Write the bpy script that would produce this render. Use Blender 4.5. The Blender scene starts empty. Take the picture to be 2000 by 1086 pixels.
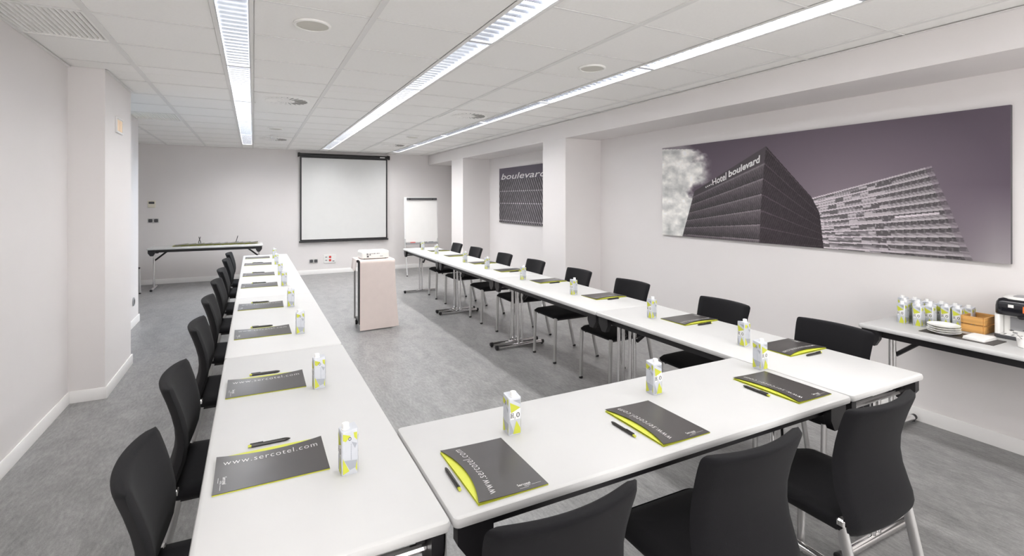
import bpy, bmesh, math, random
import numpy as np
from mathutils import Vector, Matrix
random.seed(7)
S = bpy.context.scene
C = S.collection
PI = math.pi

# ------------------------------------------------------------------ camera, world, exposure
CAM_H = 1.515
cam_d = bpy.data.cameras.new('camera')
cam = bpy.data.objects.new('camera', cam_d); C.objects.link(cam)
cam.location = (0, 0, CAM_H)
cam.rotation_euler = (PI/2, 0, -0.4738)
cam_d.sensor_fit = 'HORIZONTAL'; cam_d.sensor_width = 36.0
cam_d.lens = 974.24/2000*36.0
cam_d.shift_x = 0.0026; cam_d.shift_y = -0.07646
cam_d.clip_start = 0.05; cam_d.clip_end = 60
S.camera = cam
w = bpy.data.worlds.new('world'); S.world = w; w.use_nodes = True
w.node_tree.nodes['Background'].inputs[0].default_value = (0.75, 0.87, 1.0, 1)
w.node_tree.nodes['Background'].inputs[1].default_value = 0.6
S.view_settings.view_transform = 'Standard'
S.view_settings.look = 'None'
S.view_settings.exposure = 0.27
S.view_settings.gamma = 1.0
S.view_settings.use_curve_mapping = False
LAMP_W = 16.0          # power of a louvred luminaire
DIM = [[1.9, 1.8, 1.35, .95, .70, .50, .40, .40], [1.9, 1.8, 1.4, 1.05, .78, .48, .38, .40], [1.9, 1.8, 1.32, 1.0, 1.0, 1.2, 1.15, .8]]   # strip by strip, from the screen wall
ADDED_WIN2_E = 1.3  # glow of the added recess window
ADDED_WIN_E = 4.0            # glow of the added rear window, fill light for the room

# ------------------------------------------------------------------ room numbers (metres)
H = 2.507                       # ceiling
YB = 10.845                     # screen wall
XL, XC, XP2, XFAR = -1.230, -1.009, -1.283, -2.35
PA0, PA1 = 4.797, 5.698         # first pier
PB0, PB1 = 7.19, 7.668          # second pier
XR, XB, ZB = 4.066, 3.511, 2.297
COLS = [(8.764, 9.37), (5.29, 5.845)]
YR = -2.3                       # wall behind the camera
T = 0.72                        # table height
TX = [(-0.132, 0.439), (2.158, 2.728)]
TY0, TL = 1.160, 1.713

# ------------------------------------------------------------------ materials
def srgb(r, g, b):
    f = lambda c: c/12.92 if c <= .04045 else ((c+.055)/1.055)**2.4
    return (f(r/255), f(g/255), f(b/255), 1)
MAT = {}
def mat(name, col, rough=.5, metal=0., bump=0., bscale=200., var=0., vscale=8., spec=.5, emit=None, estr=0., alpha=1., trans=0., sheen=0., stretch=None):
    m = bpy.data.materials.new(name); m.use_nodes = True; MAT[name] = m
    nt = m.node_tree; b = nt.nodes['Principled BSDF']
    b.inputs['Base Color'].default_value = col if len(col) == 4 else (*col, 1)
    b.inputs['Roughness'].default_value = rough; b.inputs['Metallic'].default_value = metal
    b.inputs['Specular IOR Level'].default_value = spec
    if sheen: b.inputs['Sheen Weight'].default_value = sheen
    if trans: b.inputs['Transmission Weight'].default_value = trans
    if alpha < 1: b.inputs['Alpha'].default_value = alpha
    if emit:
        b.inputs['Emission Color'].default_value = (*emit[:3], 1); b.inputs['Emission Strength'].default_value = estr
    tc = nt.nodes.new('ShaderNodeTexCoord')
    src = tc.outputs['Object']
    if stretch:
        mp = nt.nodes.new('ShaderNodeMapping'); mp.inputs['Scale'].default_value = stretch
        nt.links.new(src, mp.inputs['Vector']); src = mp.outputs['Vector']
    n = nt.nodes.new('ShaderNodeTexNoise'); n.inputs['Scale'].default_value = vscale; n.inputs['Detail'].default_value = 5
    nt.links.new(src, n.inputs['Vector'])
    v = max(var, .01)
    rmp = nt.nodes.new('ShaderNodeMapRange')
    rmp.inputs['From Min'].default_value = .3; rmp.inputs['From Max'].default_value = .7
    rmp.inputs['To Min'].default_value = 1-v; rmp.inputs['To Max'].default_value = 1+v
    nt.links.new(n.outputs['Fac'], rmp.inputs['Value'])
    mx = nt.nodes.new('ShaderNodeVectorMath'); mx.operation = 'MULTIPLY'
    c = col[:3]; mx.inputs[0].default_value = c
    nt.links.new(rmp.outputs['Result'], mx.inputs[1])
    nt.links.new(mx.outputs['Vector'], b.inputs['Base Color'])
    if bump:
        n2 = nt.nodes.new('ShaderNodeTexNoise'); n2.inputs['Scale'].default_value = bscale; n2.inputs['Detail'].default_value = 3
        nt.links.new(src, n2.inputs['Vector'])
        bp = nt.nodes.new('ShaderNodeBump'); bp.inputs['Strength'].default_value = bump; bp.inputs['Distance'].default_value = .002
        nt.links.new(n2.outputs['Fac'], bp.inputs['Height']); nt.links.new(bp.outputs['Normal'], b.inputs['Normal'])
    return m
mat('wall_paint', (.80, .768, .758), .85, bump=.15, bscale=350, var=.008, vscale=2)
mat('trim_paint', (.84, .825, .81), .45)
mat('tile', (.95, .938, .912), .9, bump=.25, bscale=500, var=.012, vscale=60)
mat('rail', (.83, .82, .80), .6)
mat('laminate', (.565, .561, .556), .48, spec=.4, var=.006)
mat('black_steel', (.014, .013, .015), .45)
mat('black_plastic', (.016, .015, .017), .38)
mat('chrome', (.78, .77, .77), .12, metal=1.)
mat('silver', (.56, .555, .55), .34, metal=.85)
mat('fabric', (.0058, .0055, .0070), .9, bump=.5, bscale=900, var=.12, vscale=300, sheen=.05, spec=.2)
mat('lime', srgb(198, 202, 66), .5)
mat('cover', (.055, .050, .049), .30, spec=.6)
mat('print_white', (.74, .73, .72), .5)
mat('pen_black', (.02, .018, .016), .3)
mat('carton', (.60, .62, .665), .35, metal=.15, var=.03, vscale=40)
mat('carton_grey', (.40, .42, .47), .35, metal=.2)
mat('carton_white', (.84, .84, .84), .4)
mat('ink', (.03, .03, .035), .5)
mat('screen_fabric', (.74, .74, .728), .9)
mat('board_white', (.84, .84, .83), .4)
mat('dark_grey', (.07, .07, .075), .4)
mat('mid_grey', (.30, .30, .31), .4)
mat('cloth', (.74, .64, .60), .9, bump=.4, bscale=600, var=.02, vscale=14, sheen=.2)
mat('white_plastic', (.84, .83, .81), .35)
mat('cream_plastic', (.78, .74, .62), .45)
mat('red', (.70, .05, .04), .4)
mat('orange', (.80, .17, .04), .4)
mat('wood', (.62, .33, .10), .5, var=.25, vscale=9, stretch=(1, .15, 6))
mat('porcelain', (.88, .87, .85), .12)
mat('paper', (.86, .85, .83), .8)
mat('mat_dark', (.055, .048, .045), .5)
mat('glass', (.95, .97, .97), .05, trans=.9, spec=.5)
mat('machine_black', (.012, .012, .016), .15)
mat('speaker_grille', (.66, .64, .58), .7)
mat('tube', (.9, .9, .95), .5, emit=(.92, .96, 1.), estr=3.)
mat('tube_cool', (.6, .75, .95), .5, emit=(.40, .68, 1.), estr=3.)
mat('reflector', (.86, .88, .92), .35, metal=.6)
mat('louvre', (.46, .48, .52), .22, metal=1.)
mat('exit_glow', (.80, .62, .45), .5, emit=(1., .72, .45), estr=.13)
mat('added_blind', (.8, .85, .9), .8, emit=(1., .975, .955), estr=ADDED_WIN_E)  # glowing fill surface of the window added behind the camera
mat('added_blind_cool', (.8, .85, .9), .8, emit=(.62, .80, 1.), estr=ADDED_WIN2_E)  # cool glowing fill surface of the window added in the recess
mat('slot', (.05, .05, .052), .8)

def floor_mat():
    m = bpy.data.materials.new('linoleum'); m.use_nodes = True; MAT['linoleum'] = m
    nt = m.node_tree; b = nt.nodes['Principled BSDF']
    b.inputs['Roughness'].default_value = .34; b.inputs['Specular IOR Level'].default_value = .45
    tc = nt.nodes.new('ShaderNodeTexCoord')
    def noise(scale, st, detail=6, dist=0.):
        mp = nt.nodes.new('ShaderNodeMapping'); mp.inputs['Scale'].default_value = st
        nt.links.new(tc.outputs['Object'], mp.inputs['Vector'])
        n = nt.nodes.new('ShaderNodeTexNoise'); n.inputs['Scale'].default_value = scale; n.inputs['Detail'].default_value = detail
        n.inputs['Distortion'].default_value = dist
        nt.links.new(mp.outputs['Vector'], n.inputs['Vector']); return n.outputs['Fac']
    a = noise(9, (1, .45, 1), 8, .8); c = noise(70, (1, .28, 1), 3); d = noise(220, (1, .5, 1), 2)
    def mad(x, k, y):
        q = nt.nodes.new('ShaderNodeMath'); q.operation = 'MULTIPLY_ADD'; q.inputs[1].default_value = k
        nt.links.new(x, q.inputs[0])
        if isinstance(y, float): q.inputs[2].default_value = y
        else: nt.links.new(y, q.inputs[2])
        return q.outputs[0]
    v = mad(a, .26, mad(c, .30, mad(d, .22, .11)))
    rp = nt.nodes.new('ShaderNodeValToRGB')
    e = rp.color_ramp.elements
    e[0].position = .36; e[0].color = (.132, .131, .132, 1); e[1].position = .64; e[1].color = (.335, .329, .324, 1)
    x = rp.color_ramp.elements.new(.49); x.color = (.222, .219, .217, 1)
    nt.links.new(v, rp.inputs[0]); nt.links.new(rp.outputs[0], b.inputs['Base Color'])
floor_mat()
def print_mat():
    m = bpy.data.materials.new('photo_print'); m.use_nodes = True; MAT['photo_print'] = m
    nt = m.node_tree; b = nt.nodes['Principled BSDF']; b.inputs['Roughness'].default_value = .5
    b.inputs['Specular IOR Level'].default_value = .3
    a = nt.nodes.new('ShaderNodeVertexColor'); a.layer_name = 'Print'
    nt.links.new(a.outputs['Color'], b.inputs['Base Color'])
print_mat()

# ------------------------------------------------------------------ mesh building
class MB:
    def __init__(s): s.v = []; s.f = []; s.mi = []
    def add(s, vs, fs, mi=0):
        o = len(s.v); s.v += [tuple(p) for p in vs]
        for f in fs: s.f.append(tuple(i+o for i in f)); s.mi.append(mi)
        return s
    def box(s, x0, x1, y0, y1, z0, z1, mi=0):
        return s.add([(x, y, z) for z in (z0, z1) for y in (y0, y1) for x in (x0, x1)],
                     [(0, 2, 3, 1), (4, 5, 7, 6), (0, 1, 5, 4), (1, 3, 7, 5), (3, 2, 6, 7), (2, 0, 4, 6)], mi)
    def tube(s, pts, r, n=10, mi=0, r2=None, flat=1.0, up=None):
        # sweep a round (or oval, flat<1) section along a polyline; r may be a list
        pts = [Vector(p) for p in pts]; rings = []
        for i, p in enumerate(pts):
            d = (pts[min(i+1, len(pts)-1)]-pts[max(i-1, 0)]).normalized()
            u = Vector(up) if up else (Vector((0, 0, 1)) if abs(d.z) < .9 else Vector((1, 0, 0)))
            a = d.cross(u).normalized(); b = d.cross(a).normalized()
            rr = r[i] if isinstance(r, (list, tuple)) else r
            rings.append([p+a*(rr*math.cos(2*PI*k/n))+b*(rr*flat*math.sin(2*PI*k/n)) for k in range(n)])
        return s.rings(rings, mi)
    def rings(s, rings, mi=0, cap0=True, cap1=True):
        n = len(rings[0]); o = len(s.v)
        for R in rings: s.v += [tuple(p) for p in R]
        for i in range(len(rings)-1):
            for k in range(n):
                s.f.append((o+i*n+k, o+i*n+(k+1) % n, o+(i+1)*n+(k+1) % n, o+(i+1)*n+k)); s.mi.append(mi)
        if cap0: s.f.append(tuple(o+k for k in reversed(range(n)))); s.mi.append(mi)
        if cap1: s.f.append(tuple(o+(len(rings)-1)*n+k for k in range(n))); s.mi.append(mi)
        return s
    def lathe(s, prof, n=24, c=(0, 0, 0), mi=0, cap0=True, cap1=True):
        return s.rings([[(c[0]+r*math.cos(2*PI*k/n), c[1]+r*math.sin(2*PI*k/n), c[2]+z) for k in range(n)] for r, z in prof], mi, cap0, cap1)
    def slab(s, x0, x1, y0, y1, prof, r=.02, n=4, mi=0):
        # rounded rectangle lofted through (inset, z)
        R = []
        for ins, z in prof:
            rr = max(r-ins, .0005); q = []
            for cx, cy, a0 in ((x1-ins-rr, y1-ins-rr, 0), (x0+ins+rr, y1-ins-rr, PI/2), (x0+ins+rr, y0+ins+rr, PI), (x1-ins-rr, y0+ins+rr, 1.5*PI)):
                for k in range(n+1):
                    a = a0+PI/2*k/n; q.append((cx+rr*math.cos(a), cy+rr*math.sin(a), z))
            R.append(q)
        return s.rings(R, mi)
    def prism(s, poly, z0, z1, mi=0):
        n = len(poly)
        return s.rings([[(x, y, z0) for x, y in poly], [(x, y, z1) for x, y in poly]], mi)
    def mesh(s, name, mats, smooth=True, ang=35):
        m = bpy.data.meshes.new(name); m.from_pydata(s.v, [], s.f)
        for q in (mats if isinstance(mats, (list, tuple)) else [mats]): m.materials.append(MAT[q])
        m.polygons.foreach_set('material_index', s.mi)
        if smooth:
            m.polygons.foreach_set('use_smooth', [True]*len(s.f))
            m.set_sharp_from_angle(angle=math.radians(ang))
        m.update(); return m
def link(name, data, parent=None, loc=None, rot=None):
    o = bpy.data.objects.new(name, data); C.objects.link(o)
    if parent: o.parent = parent
    if loc: o.location = loc
    if rot: o.rotation_euler = rot
    return o
def tag(o, label, cat, group=None, kind=None):
    o['label'] = label; o['category'] = cat
    if group: o['group'] = group
    if kind: o['kind'] = kind
    return o
def thing(name, label, cat, loc=(0, 0, 0), rz=0, group=None):
    o = link(name, None, None, loc, (0, 0, rz)); o.empty_display_size = .05
    return tag(o, label, cat, group)
def struct(name, mb, m, label, cat='wall'):
    o = link(name, mb.mesh(name, m)); return tag(o, label, cat, None, 'structure')
def part(name, mb, m, parent, **k):
    return link(name, mb.mesh(name, m, **k), parent)
def dup(root, loc, rz, label, group=None):
    r = root.copy(); C.objects.link(r); r.location = loc; r.rotation_euler = (0, 0, rz); r['label'] = label
    if group: r['group'] = group
    for ch in KIDS[root.name]:
        c = ch.copy(); C.objects.link(c); c.parent = r
        for g in KIDS.get(ch.name, []):
            d = g.copy(); C.objects.link(d); d.parent = c
    return r
KIDS = {}
def remember(root):
    for o in [root]+list(root.children): KIDS[o.name] = list(o.children)
    return root
def text_verts(s, length=None, height=None, spacing=1.0, bold=0.0, shear=0.0):
    # the words as a flat mesh in the xy plane, left-bottom at the origin
    cu = bpy.data.curves.new('lettering', 'FONT'); cu.body = s; cu.size = 1; cu.space_character = spacing
    cu.offset = bold; cu.shear = shear; cu.resolution_u = 3; cu.fill_mode = 'FRONT'
    ob = bpy.data.objects.new('lettering', cu); C.objects.link(ob)
    dg = bpy.context.evaluated_depsgraph_get()
    me = bpy.data.meshes.new_from_object(ob.evaluated_get(dg))
    v = np.array([p.co[:] for p in me.vertices]); f = [tuple(p.vertices) for p in me.polygons]
    bpy.data.objects.remove(ob); bpy.data.curves.remove(cu); bpy.data.meshes.remove(me)
    lo, hi = v.min(0), v.max(0)
    sx = length/(hi[0]-lo[0]) if length else None; sy = height/(hi[1]-lo[1]) if height else sx
    if sx is None: sx = sy
    return [((p[0]-lo[0])*sx, (p[1]-lo[1])*sy) for p in v], f
ORD = ['first', 'second', 'third', 'fourth', 'fifth', 'sixth', 'seventh', 'eighth', 'ninth', 'tenth']

# ------------------------------------------------------------------ structure
struct('floor', MB().box(XFAR-.1, XR+.1, YR-.1, YB+.1, -.06, 0), 'linoleum', 'speckled grey linoleum floor of the meeting room', 'floor')
struct('wall_back', MB().box(XFAR-.1, XR+.1, YB, YB+.1, 0, H+.16), 'wall_paint', 'pale grey end wall behind the projection screen')
struct('wall_right', MB().box(XR, XR+.1, YR, YB, 0, H+.16), 'wall_paint', 'off-white long wall carrying the large building pictures')
struct('wall_left', MB().box(XL-.1, XL, YR, PA0-.001, 0, H+.16), 'wall_paint', 'plain off-white side wall with no pictures')
struct('wall_left_pier', MB().box(XL-.1, XC, PA0, PA1, 0, H+.16), 'wall_paint', 'off-white wall pier carrying the small orange emergency light', 'pier')
struct('wall_left_pier', MB().box(XFAR, XP2, PB0, PB1, 0, H+.16), 'wall_paint', 'narrow off-white wall pier with a small grey socket low down', 'pier')
struct('wall_recess', MB().box(XFAR-.1, XFAR, PA1-.6, 5.95, 0, H+.16).box(XFAR-.1, XFAR, 7.05, YB, 0, H+.16).box(XFAR-.1, XFAR, 5.95, 7.05, 0, .9).box(XFAR-.1, XFAR, 5.95, 7.05, 2.1, H+.16)
       .box(XFAR-.1, XL-.1, PA1-.7, PA1-.6, 0, H+.16), 'wall_paint', 'off-white set-back side wall behind the two piers')
struct('wall_rear', MB().box(XL, XR, YR-.1, YR, 0, .6).box(XL, XR, YR-.1, YR, 2.35, H+.16).box(XL, -1.0, YR-.1, YR, .6, 2.35).box(3.4, XR, YR-.1, YR, .6, 2.35), 'wall_paint', 'off-white wall with the wide added window opposite the screen wall')
for i, (a, b) in enumerate(COLS):
    struct('wall_column', MB().box(XB, XR-.001, a, b, 0, ZB-.001), 'wall_paint', ['off-white column beside the flip chart', 'off-white column between the small and the large building picture'][i], 'column')
struct('beam_right', MB().box(XB, XR-.001, YR, YB-.001, ZB, H+.16), 'wall_paint', 'off-white downstand beam running along the picture wall', 'beam')
# added windows, unseen from the camera, glowing to brighten the room
def window(name, x0, x1, y0, y1, z0, z1, m, label, along):
    root = tag(link(name, None), label, 'window', None, 'structure')
    n = 3 if (x1-x0)+(y1-y0) > 2 else 1
    fr = MB()
    def bar(a0, a1, b0, b1):
        if along == 'x': fr.box(a0, a1, y0, y1, b0, b1)
        else: fr.box(x0, x1, a0, a1, b0, b1)
    lo, hi = (x0, x1) if along == 'x' else (y0, y1)
    bar(lo, hi, z0, z0+.05); bar(lo, hi, z1-.05, z1)
    for k in range(n+1):
        c = lo+(hi-lo)*k/n; c = min(max(c, lo+.025), hi-.025); bar(c-.025, c+.025, z0+.05, z1-.05)
    part('added_window_frame', fr, 'trim_paint', root)
    for k in range(n):
        a, b = lo+(hi-lo)*k/n+.026, lo+(hi-lo)*(k+1)/n-.026
        p = MB()
        if along == 'x': p.box(a, b, (y0+y1)/2-.005, (y0+y1)/2+.005, z0+.05, z1-.05)
        else: p.box((x0+x1)/2-.005, (x0+x1)/2+.005, a, b, z0+.05, z1-.05)
        part('glow_pane', p, m, root)
window('added_window_1', -1.0, 3.4, YR-.07, YR-.01, .6, 2.35, 'added_blind', 'wide three-light window added as fill light, with glowing panes', 'x')  # added behind the camera to lift ceiling and walls
window('added_window_2', XFAR-.07, XFAR-.01, 5.95, 7.05, .9, 2.1, 'added_blind_cool', 'small glowing window added as fill light in the recess between the two piers', 'y')  # added out of view behind the pier, cool fill light
# baseboards
BH, BT = .088, .014
def base(name, label, *boxes):
    mb = MB()
    for x0, x1, y0, y1 in boxes:
        mb.slab(x0, x1, y0, y1, [(0, 0), (0, BH-.006), (.004, BH)], r=.004, n=1)
    struct(name, mb, 'trim_paint', label, 'baseboard')
base('baseboard_left', 'white baseboard along the plain side wall', (XL, XL+BT, YR, PA0-BT))
base('baseboard_pier', 'white baseboard wrapping the pier with the emergency light', (XL, XC+BT, PA0-BT, PA0), (XC, XC+BT, PA0, PA1), (XL-.1, XC+BT, PA1, PA1+BT))
base('baseboard_pier', 'white baseboard wrapping the narrow pier', (XP2, XP2+BT, PB0, PB1), (XFAR, XP2+BT, PB1, PB1+BT), (XFAR, XP2+BT, PB0-BT, PB0))
base('baseboard_back', 'white baseboard below the projection screen', (XFAR, XR, YB-BT, YB))
ys = [YR, COLS[1][0], COLS[1][1], COLS[0][0], COLS[0][1], YB-BT]
base('baseboard_right', 'white baseboard along the picture wall and its columns', (XR-BT, XR, YR, ys[1]-BT), (XR-BT, XR, ys[2]+BT, ys[3]-BT), (XR-BT, XR, ys[4]+BT, ys[5]),
     *[(XB-BT, XB, a, b) for a, b in COLS], *[(XB-BT, XR, a-BT, a) for a, b in COLS], *[(XB-BT, XR, b, b+BT) for a, b in COLS])

# ceiling: slab, tiles, rails
STRIPS = [(-.10, .155), (1.272, .155), (2.642, .15)]
DIVS = [[10.15-1.48*k for k in range(9)], [10.35-1.492*k for k in range(9)], [10.35-1.492*k for k in range(9)]]
ceil = struct('ceiling', MB().box(XFAR-.1, XR+.1, YR-.1, YB+.1, H+.16, H+.22), 'tile', 'white suspended ceiling of square tiles', 'ceiling')
ZT = H+.004
BAYS = [(XFAR, -1.39), (-1.39, -.785), (-.785, STRIPS[0][0]-.0975), (STRIPS[0][0]+.0975, .585), (.585, STRIPS[1][0]-.0975), (STRIPS[1][0]+.0975, 1.953), (1.953, STRIPS[2][0]-.095), (STRIPS[2][0]+.095, 3.325), (3.325, XB)]
ROWS = [YR]+[y for y in (2.185+.5915*k for k in range(-7, 15)) if y < YB-.1]+[YB]
def leftlim(y):
    if y < PA0: return XL
    if y < PA1: return XC
    if PB0 < y < PB1: return XP2
    return XFAR
cuts = [PA0, PA1, PB0, PB1]
GRILLES = {(1, 3.07), (1, 6.61)}
tile_cache = {}
def tile(x0, x1, y0, y1, corr=False):
    key = (round(x1-x0, 3), round(y1-y0, 3))
    if key not in tile_cache:
        a, b = x1-x0, y1-y0
        tile_cache[key] = MB().slab(0, a, 0, b, [(.0, .012), (.0, .002), (.003, 0)][::-1], r=.002, n=1).mesh('ceiling_tile', 'tile', ang=20)
    link('ceiling_tile', tile_cache[key], ceil, (x0, y0, ZT))
FITTED = []
for bi, (x0, x1) in enumerate(BAYS):
    for r in range(len(ROWS)-1):
        y0, y1 = ROWS[r], ROWS[r+1]
        seg = [y0]+[c for c in cuts if y0 < c < y1]+[y1]
        for s0, s1 in zip(seg, seg[1:]):
            lim = leftlim((s0+s1)/2)
            if x1-max(x0, lim) < .03: continue
            if bi == 1 and (abs(y0+.3-3.66) < .3 or abs(y0+.3-7.2) < .3): FITTED.append((max(x0, lim), x1, s0, s1)); continue
            tile(max(x0, lim)+.004, x1-.004, s0+.004, s1-.004)
for x in (-1.39, -.785, .585, 1.953, 3.325):
    y0 = PA1 if x < -1.2 else YR
    for a, b in ([(PA1+.001, PB0-.001), (PB1+.001, YB-.001)] if x < -1.2 else [(YR, YB-.001)]):
        part('ceiling_rail', MB().box(x-.017, x+.017, a, b, H-.002, H+.0035), 'rail', ceil)
for xc, wd in STRIPS:
    for s in (-1, 1):
        xe = xc+s*(wd/2+.012)
        part('ceiling_rail', MB().box(xe-.011, xe+.011, YR, YB-.001, H-.002, H+.003), 'rail', ceil)
for y in ROWS[1:-1]:
    for a, b in ((leftlim(y)+.001, STRIPS[0][0]-.1), (STRIPS[0][0]+.1, STRIPS[1][0]-.1), (STRIPS[1][0]+.1, STRIPS[2][0]-.1), (STRIPS[2][0]+.1, XB-.001)):
        part('ceiling_rail', MB().box(a, b, y-.0065, y+.0065, H, H+.003), 'rail', ceil)
# wall angle trim round the beam and side
struct('trim_1', MB().box(XB-.02, XB-.001, YR, YB-.001, H-.006, H-.0025), 'trim_paint', 'thin white wall-angle trim where the ceiling meets the beam', 'trim')
struct('trim_2', MB().box(XL+.001, XL+.02, YR, PA0-.001, H-.006, H-.0025).box(XC+.001, XC+.02, PA0, PA1, H-.006, H-.0025), 'trim_paint', 'thin white wall-angle trim above the plain side wall', 'trim')
# linear return-air grilles in place of two tiles
def grille(rects, label):
    x0 = min(r[0] for r in rects); x1 = max(r[1] for r in rects)-.014; y0 = min(r[2] for r in rects); y1 = max(r[3] for r in rects)
    g = thing('air_grille', label, 'air grille', ((x0+x1)/2, (y0+y1)/2, H+.0012))
    a, b = (x1-x0)/2-.005, (y1-y0)/2-.005
    part('backing', MB().box(-a, a, -b, b, .03, .034), 'rail', g)
    part('frame', MB().box(-a, a, -b, -b+.015, 0, .03).box(-a, a, b-.015, b, 0, .03).box(-a, -a+.012, -b+.015, b-.015, 0, .03).box(a-.012, a, -b+.015, b-.015, 0, .03), 'tile', g)
    n = max(int(2*a/.026), 2); me = MB().tube([(0, -b+.015, .014), (0, b-.015, .014)], .010, n=6, flat=1.2).mesh('slat', 'tile')
    for k in range(n): link('slat', me, g, (-a+.012+(2*a-.024)*k/(n-1), 0, 0))
grille([f for f in FITTED if f[2] < 5], 'white slatted air grille in the ceiling above the plain side wall')
grille([f for f in FITTED if f[2] > 5], 'white slatted air grille in the ceiling near the narrow pier')

# luminaires
def luminaire(x, wd, y0, y1, label, cool, detail, dim=1.0):
    L = y1-y0-.012; a = wd/2
    t = thing('louvre_light', label, 'ceiling light', (x, (y0+y1)/2, H), 0, 'recessed louvred light strips')
    hb = L/2
    part('housing', MB().box(-a, a, -hb, hb, .098, .105).box(-a, -a+.004, -hb, hb, 0, .098).box(a-.004, a, -hb, hb, 0, .098).box(-a+.004, a-.004, -hb, -hb+.012, 0, .098).box(-a+.004, a-.004, hb-.012, hb, 0, .098), 'reflector', t)
    tm = 'tube_cool' if cool else 'tube'
    part('fluorescent_tube', MB().tube([(0, -hb+.02, .064), (0, hb-.02, .064)], .013, 8), tm, t)
    n = 20; bl = MB().prism([(-.001, .0), (.001, .0), (.006, .030), (-.006, .030)], 0, 1)
    vs = [(z*(wd-.012)-(wd/2-.006), px, py) for px, py, z in bl.v]
    def blade(mb, yy): mb.add([(vx, vy+yy, vz+.002) for vx, vy, vz in vs], bl.f)
    if detail:
        m = MB(); blade(m, 0)
        me = MB_cache.setdefault(round(wd, 3), m.mesh('louvre_blade', 'louvre'))
        for k in range(n): link('louvre_blade', me, t, (0, -hb+.04+(2*hb-.08)*k/(n-1), 0))
    else:
        m = MB()
        for k in range(n): blade(m, -hb+.04+(2*hb-.08)*k/(n-1))
        part('louvre', m, 'louvre', t)
    ld = bpy.data.lights.new('lamp', 'AREA'); ld.shape = 'RECTANGLE'; ld.size = wd-.02; ld.size_y = 2*hb-.04; ld.energy = LAMP_W*dim
    ld.color = (.72, .86, 1.) if cool else (1., .985, .96)
    link('lamp', ld, t, (0, 0, .046))
MB_cache = {}
where = ['in the strip nearest the piers', 'in the strip leading to the screen', 'in the strip nearest the beam']
for si, (x, wd) in enumerate(STRIPS):
    d = DIVS[si]
    for k in range(8):
        luminaire(x, wd, d[k+1], d[k], f'louvred ceiling light, {ORD[k]} from the screen wall, {where[si]}', si == 0 and k == 1, 2 <= k <= 5, DIM[si][k])
    part('strip_end', MB().box(x-wd/2, x+wd/2, d[0]+.002, YB-.004, H+.002, H+.012), 'tile', ceil)
    part('strip_end', MB().box(x-wd/2, x+wd/2, YR, d[8]-.002, H+.002, H+.012), 'tile', ceil)

# round ceiling speakers
def speaker(x, y, label):
    t = thing('ceiling_speaker', label, 'speaker', (x, y, H), 0, 'round ceiling speakers')
    part('rim', MB().rings([[(r*math.cos(2*PI*k/32), r*math.sin(2*PI*k/32), z) for k in range(32)] for r, z in ((.10, .003), (.102, -.006), (.094, -.010), (.086, -.008), (.086, -.002))], 0, False, False), 'tile', t)
    part('grille', MB().lathe([(.0855, -.002), (.083, -.0065), (.05, -.0085), (.002, -.009)], 32), 'speaker_grille', t)
speaker(.298, 3.03, 'round cream ceiling speaker by the pier-side light strip, level with the large picture')
speaker(2.27, 3.06, 'round cream ceiling speaker by the beam-side light strip, level with the large picture')
speaker(.27, 7.68, 'round ceiling speaker just before the smoke detector')
speaker(2.25, 7.75, 'round ceiling speaker near the small building picture')
# swirl diffusers
sw_d = MB().lathe([(.215, .001), (.215, -.004), (.20, -.006), (.002, -.006)], 40).mesh('disc', 'tile')
sw_s = MB()
sw_v = MB()
for k in range(24):
    a = 2*PI*k/24; c, s_ = math.cos(a), math.sin(a); t_ = .35
    def P(r, off, z): return (r*c-off*s_-0*r, r*s_+off*c, z)
    sw_s.add([P(.085, -.003, -.0068), P(.195, -.006, -.0068), P(.195, .006, -.0068), P(.085, .003, -.0068)], [(0, 1, 2, 3)])
    sw_v.add([P(.085, .004, -.0075), P(.195, .006, -.0075), P(.195, -.010, -.013), P(.085, -.006, -.013)], [(0, 1, 2, 3), (3, 2, 1, 0)])
sw_s = sw_s.mesh('slots', 'slot', smooth=False); sw_v = sw_v.mesh('vanes', 'tile', smooth=False)
sw_p = MB().box(-.27, .27, -.285, .285, -.001, .003).mesh('plate', 'tile')
def diffuser(x, y, label):
    t = thing('swirl_diffuser', label, 'air vent', (x, y, H-.003), 0, 'swirl air diffusers in the ceiling')
    link('plate', sw_p, t); link('disc', sw_d, t); link('slots', sw_s, t); link('vanes', sw_v, t)
diffuser(.292, 5.44, 'square ceiling plate with a round swirl air diffuser next to the pier-side light strip')
diffuser(2.25, 5.44, 'square ceiling plate with a round swirl air diffuser next to the beam-side light strip')
diffuser(.292, 8.98, 'square ceiling plate with a round swirl air diffuser behind the smoke detector')
diffuser(2.25, 8.98, 'square ceiling plate with a round swirl air diffuser near the flip chart')
t = thing('smoke_detector', 'small white dome smoke detector on the ceiling', 'smoke detector', (.28, 8.54, H))
part('base', MB().lathe([(.055, .002), (.055, -.015), (.05, -.018), (.002, -.018)], 24), 'white_plastic', t)
part('dome', MB().lathe([(.043, -.018), (.045, -.035), (.035, -.048), (.012, -.054), (.001, -.055)], 24), 'white_plastic', t)

# emergency light on the pier
t = thing('emergency_light', 'small square emergency light glowing orange on the pier', 'emergency light', (XC+.001, 5.225, 2.135))
part('frame', MB().box(0, .012, -.115, -.10, -.065, .065).box(0, .012, .10, .115, -.065, .065).box(0, .012, -.10, .10, -.065, -.052).box(0, .012, -.10, .10, .052, .065), 'trim_paint', t)
part('backing', MB().box(0, .004, -.10, .10, -.052, .052), 'white_plastic', t)
for s in (-1, 1): part('lamp_window', MB().box(.0045, .007, s*.05-.04, s*.05+.04, -.046, .046), 'exit_glow', t)

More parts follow.
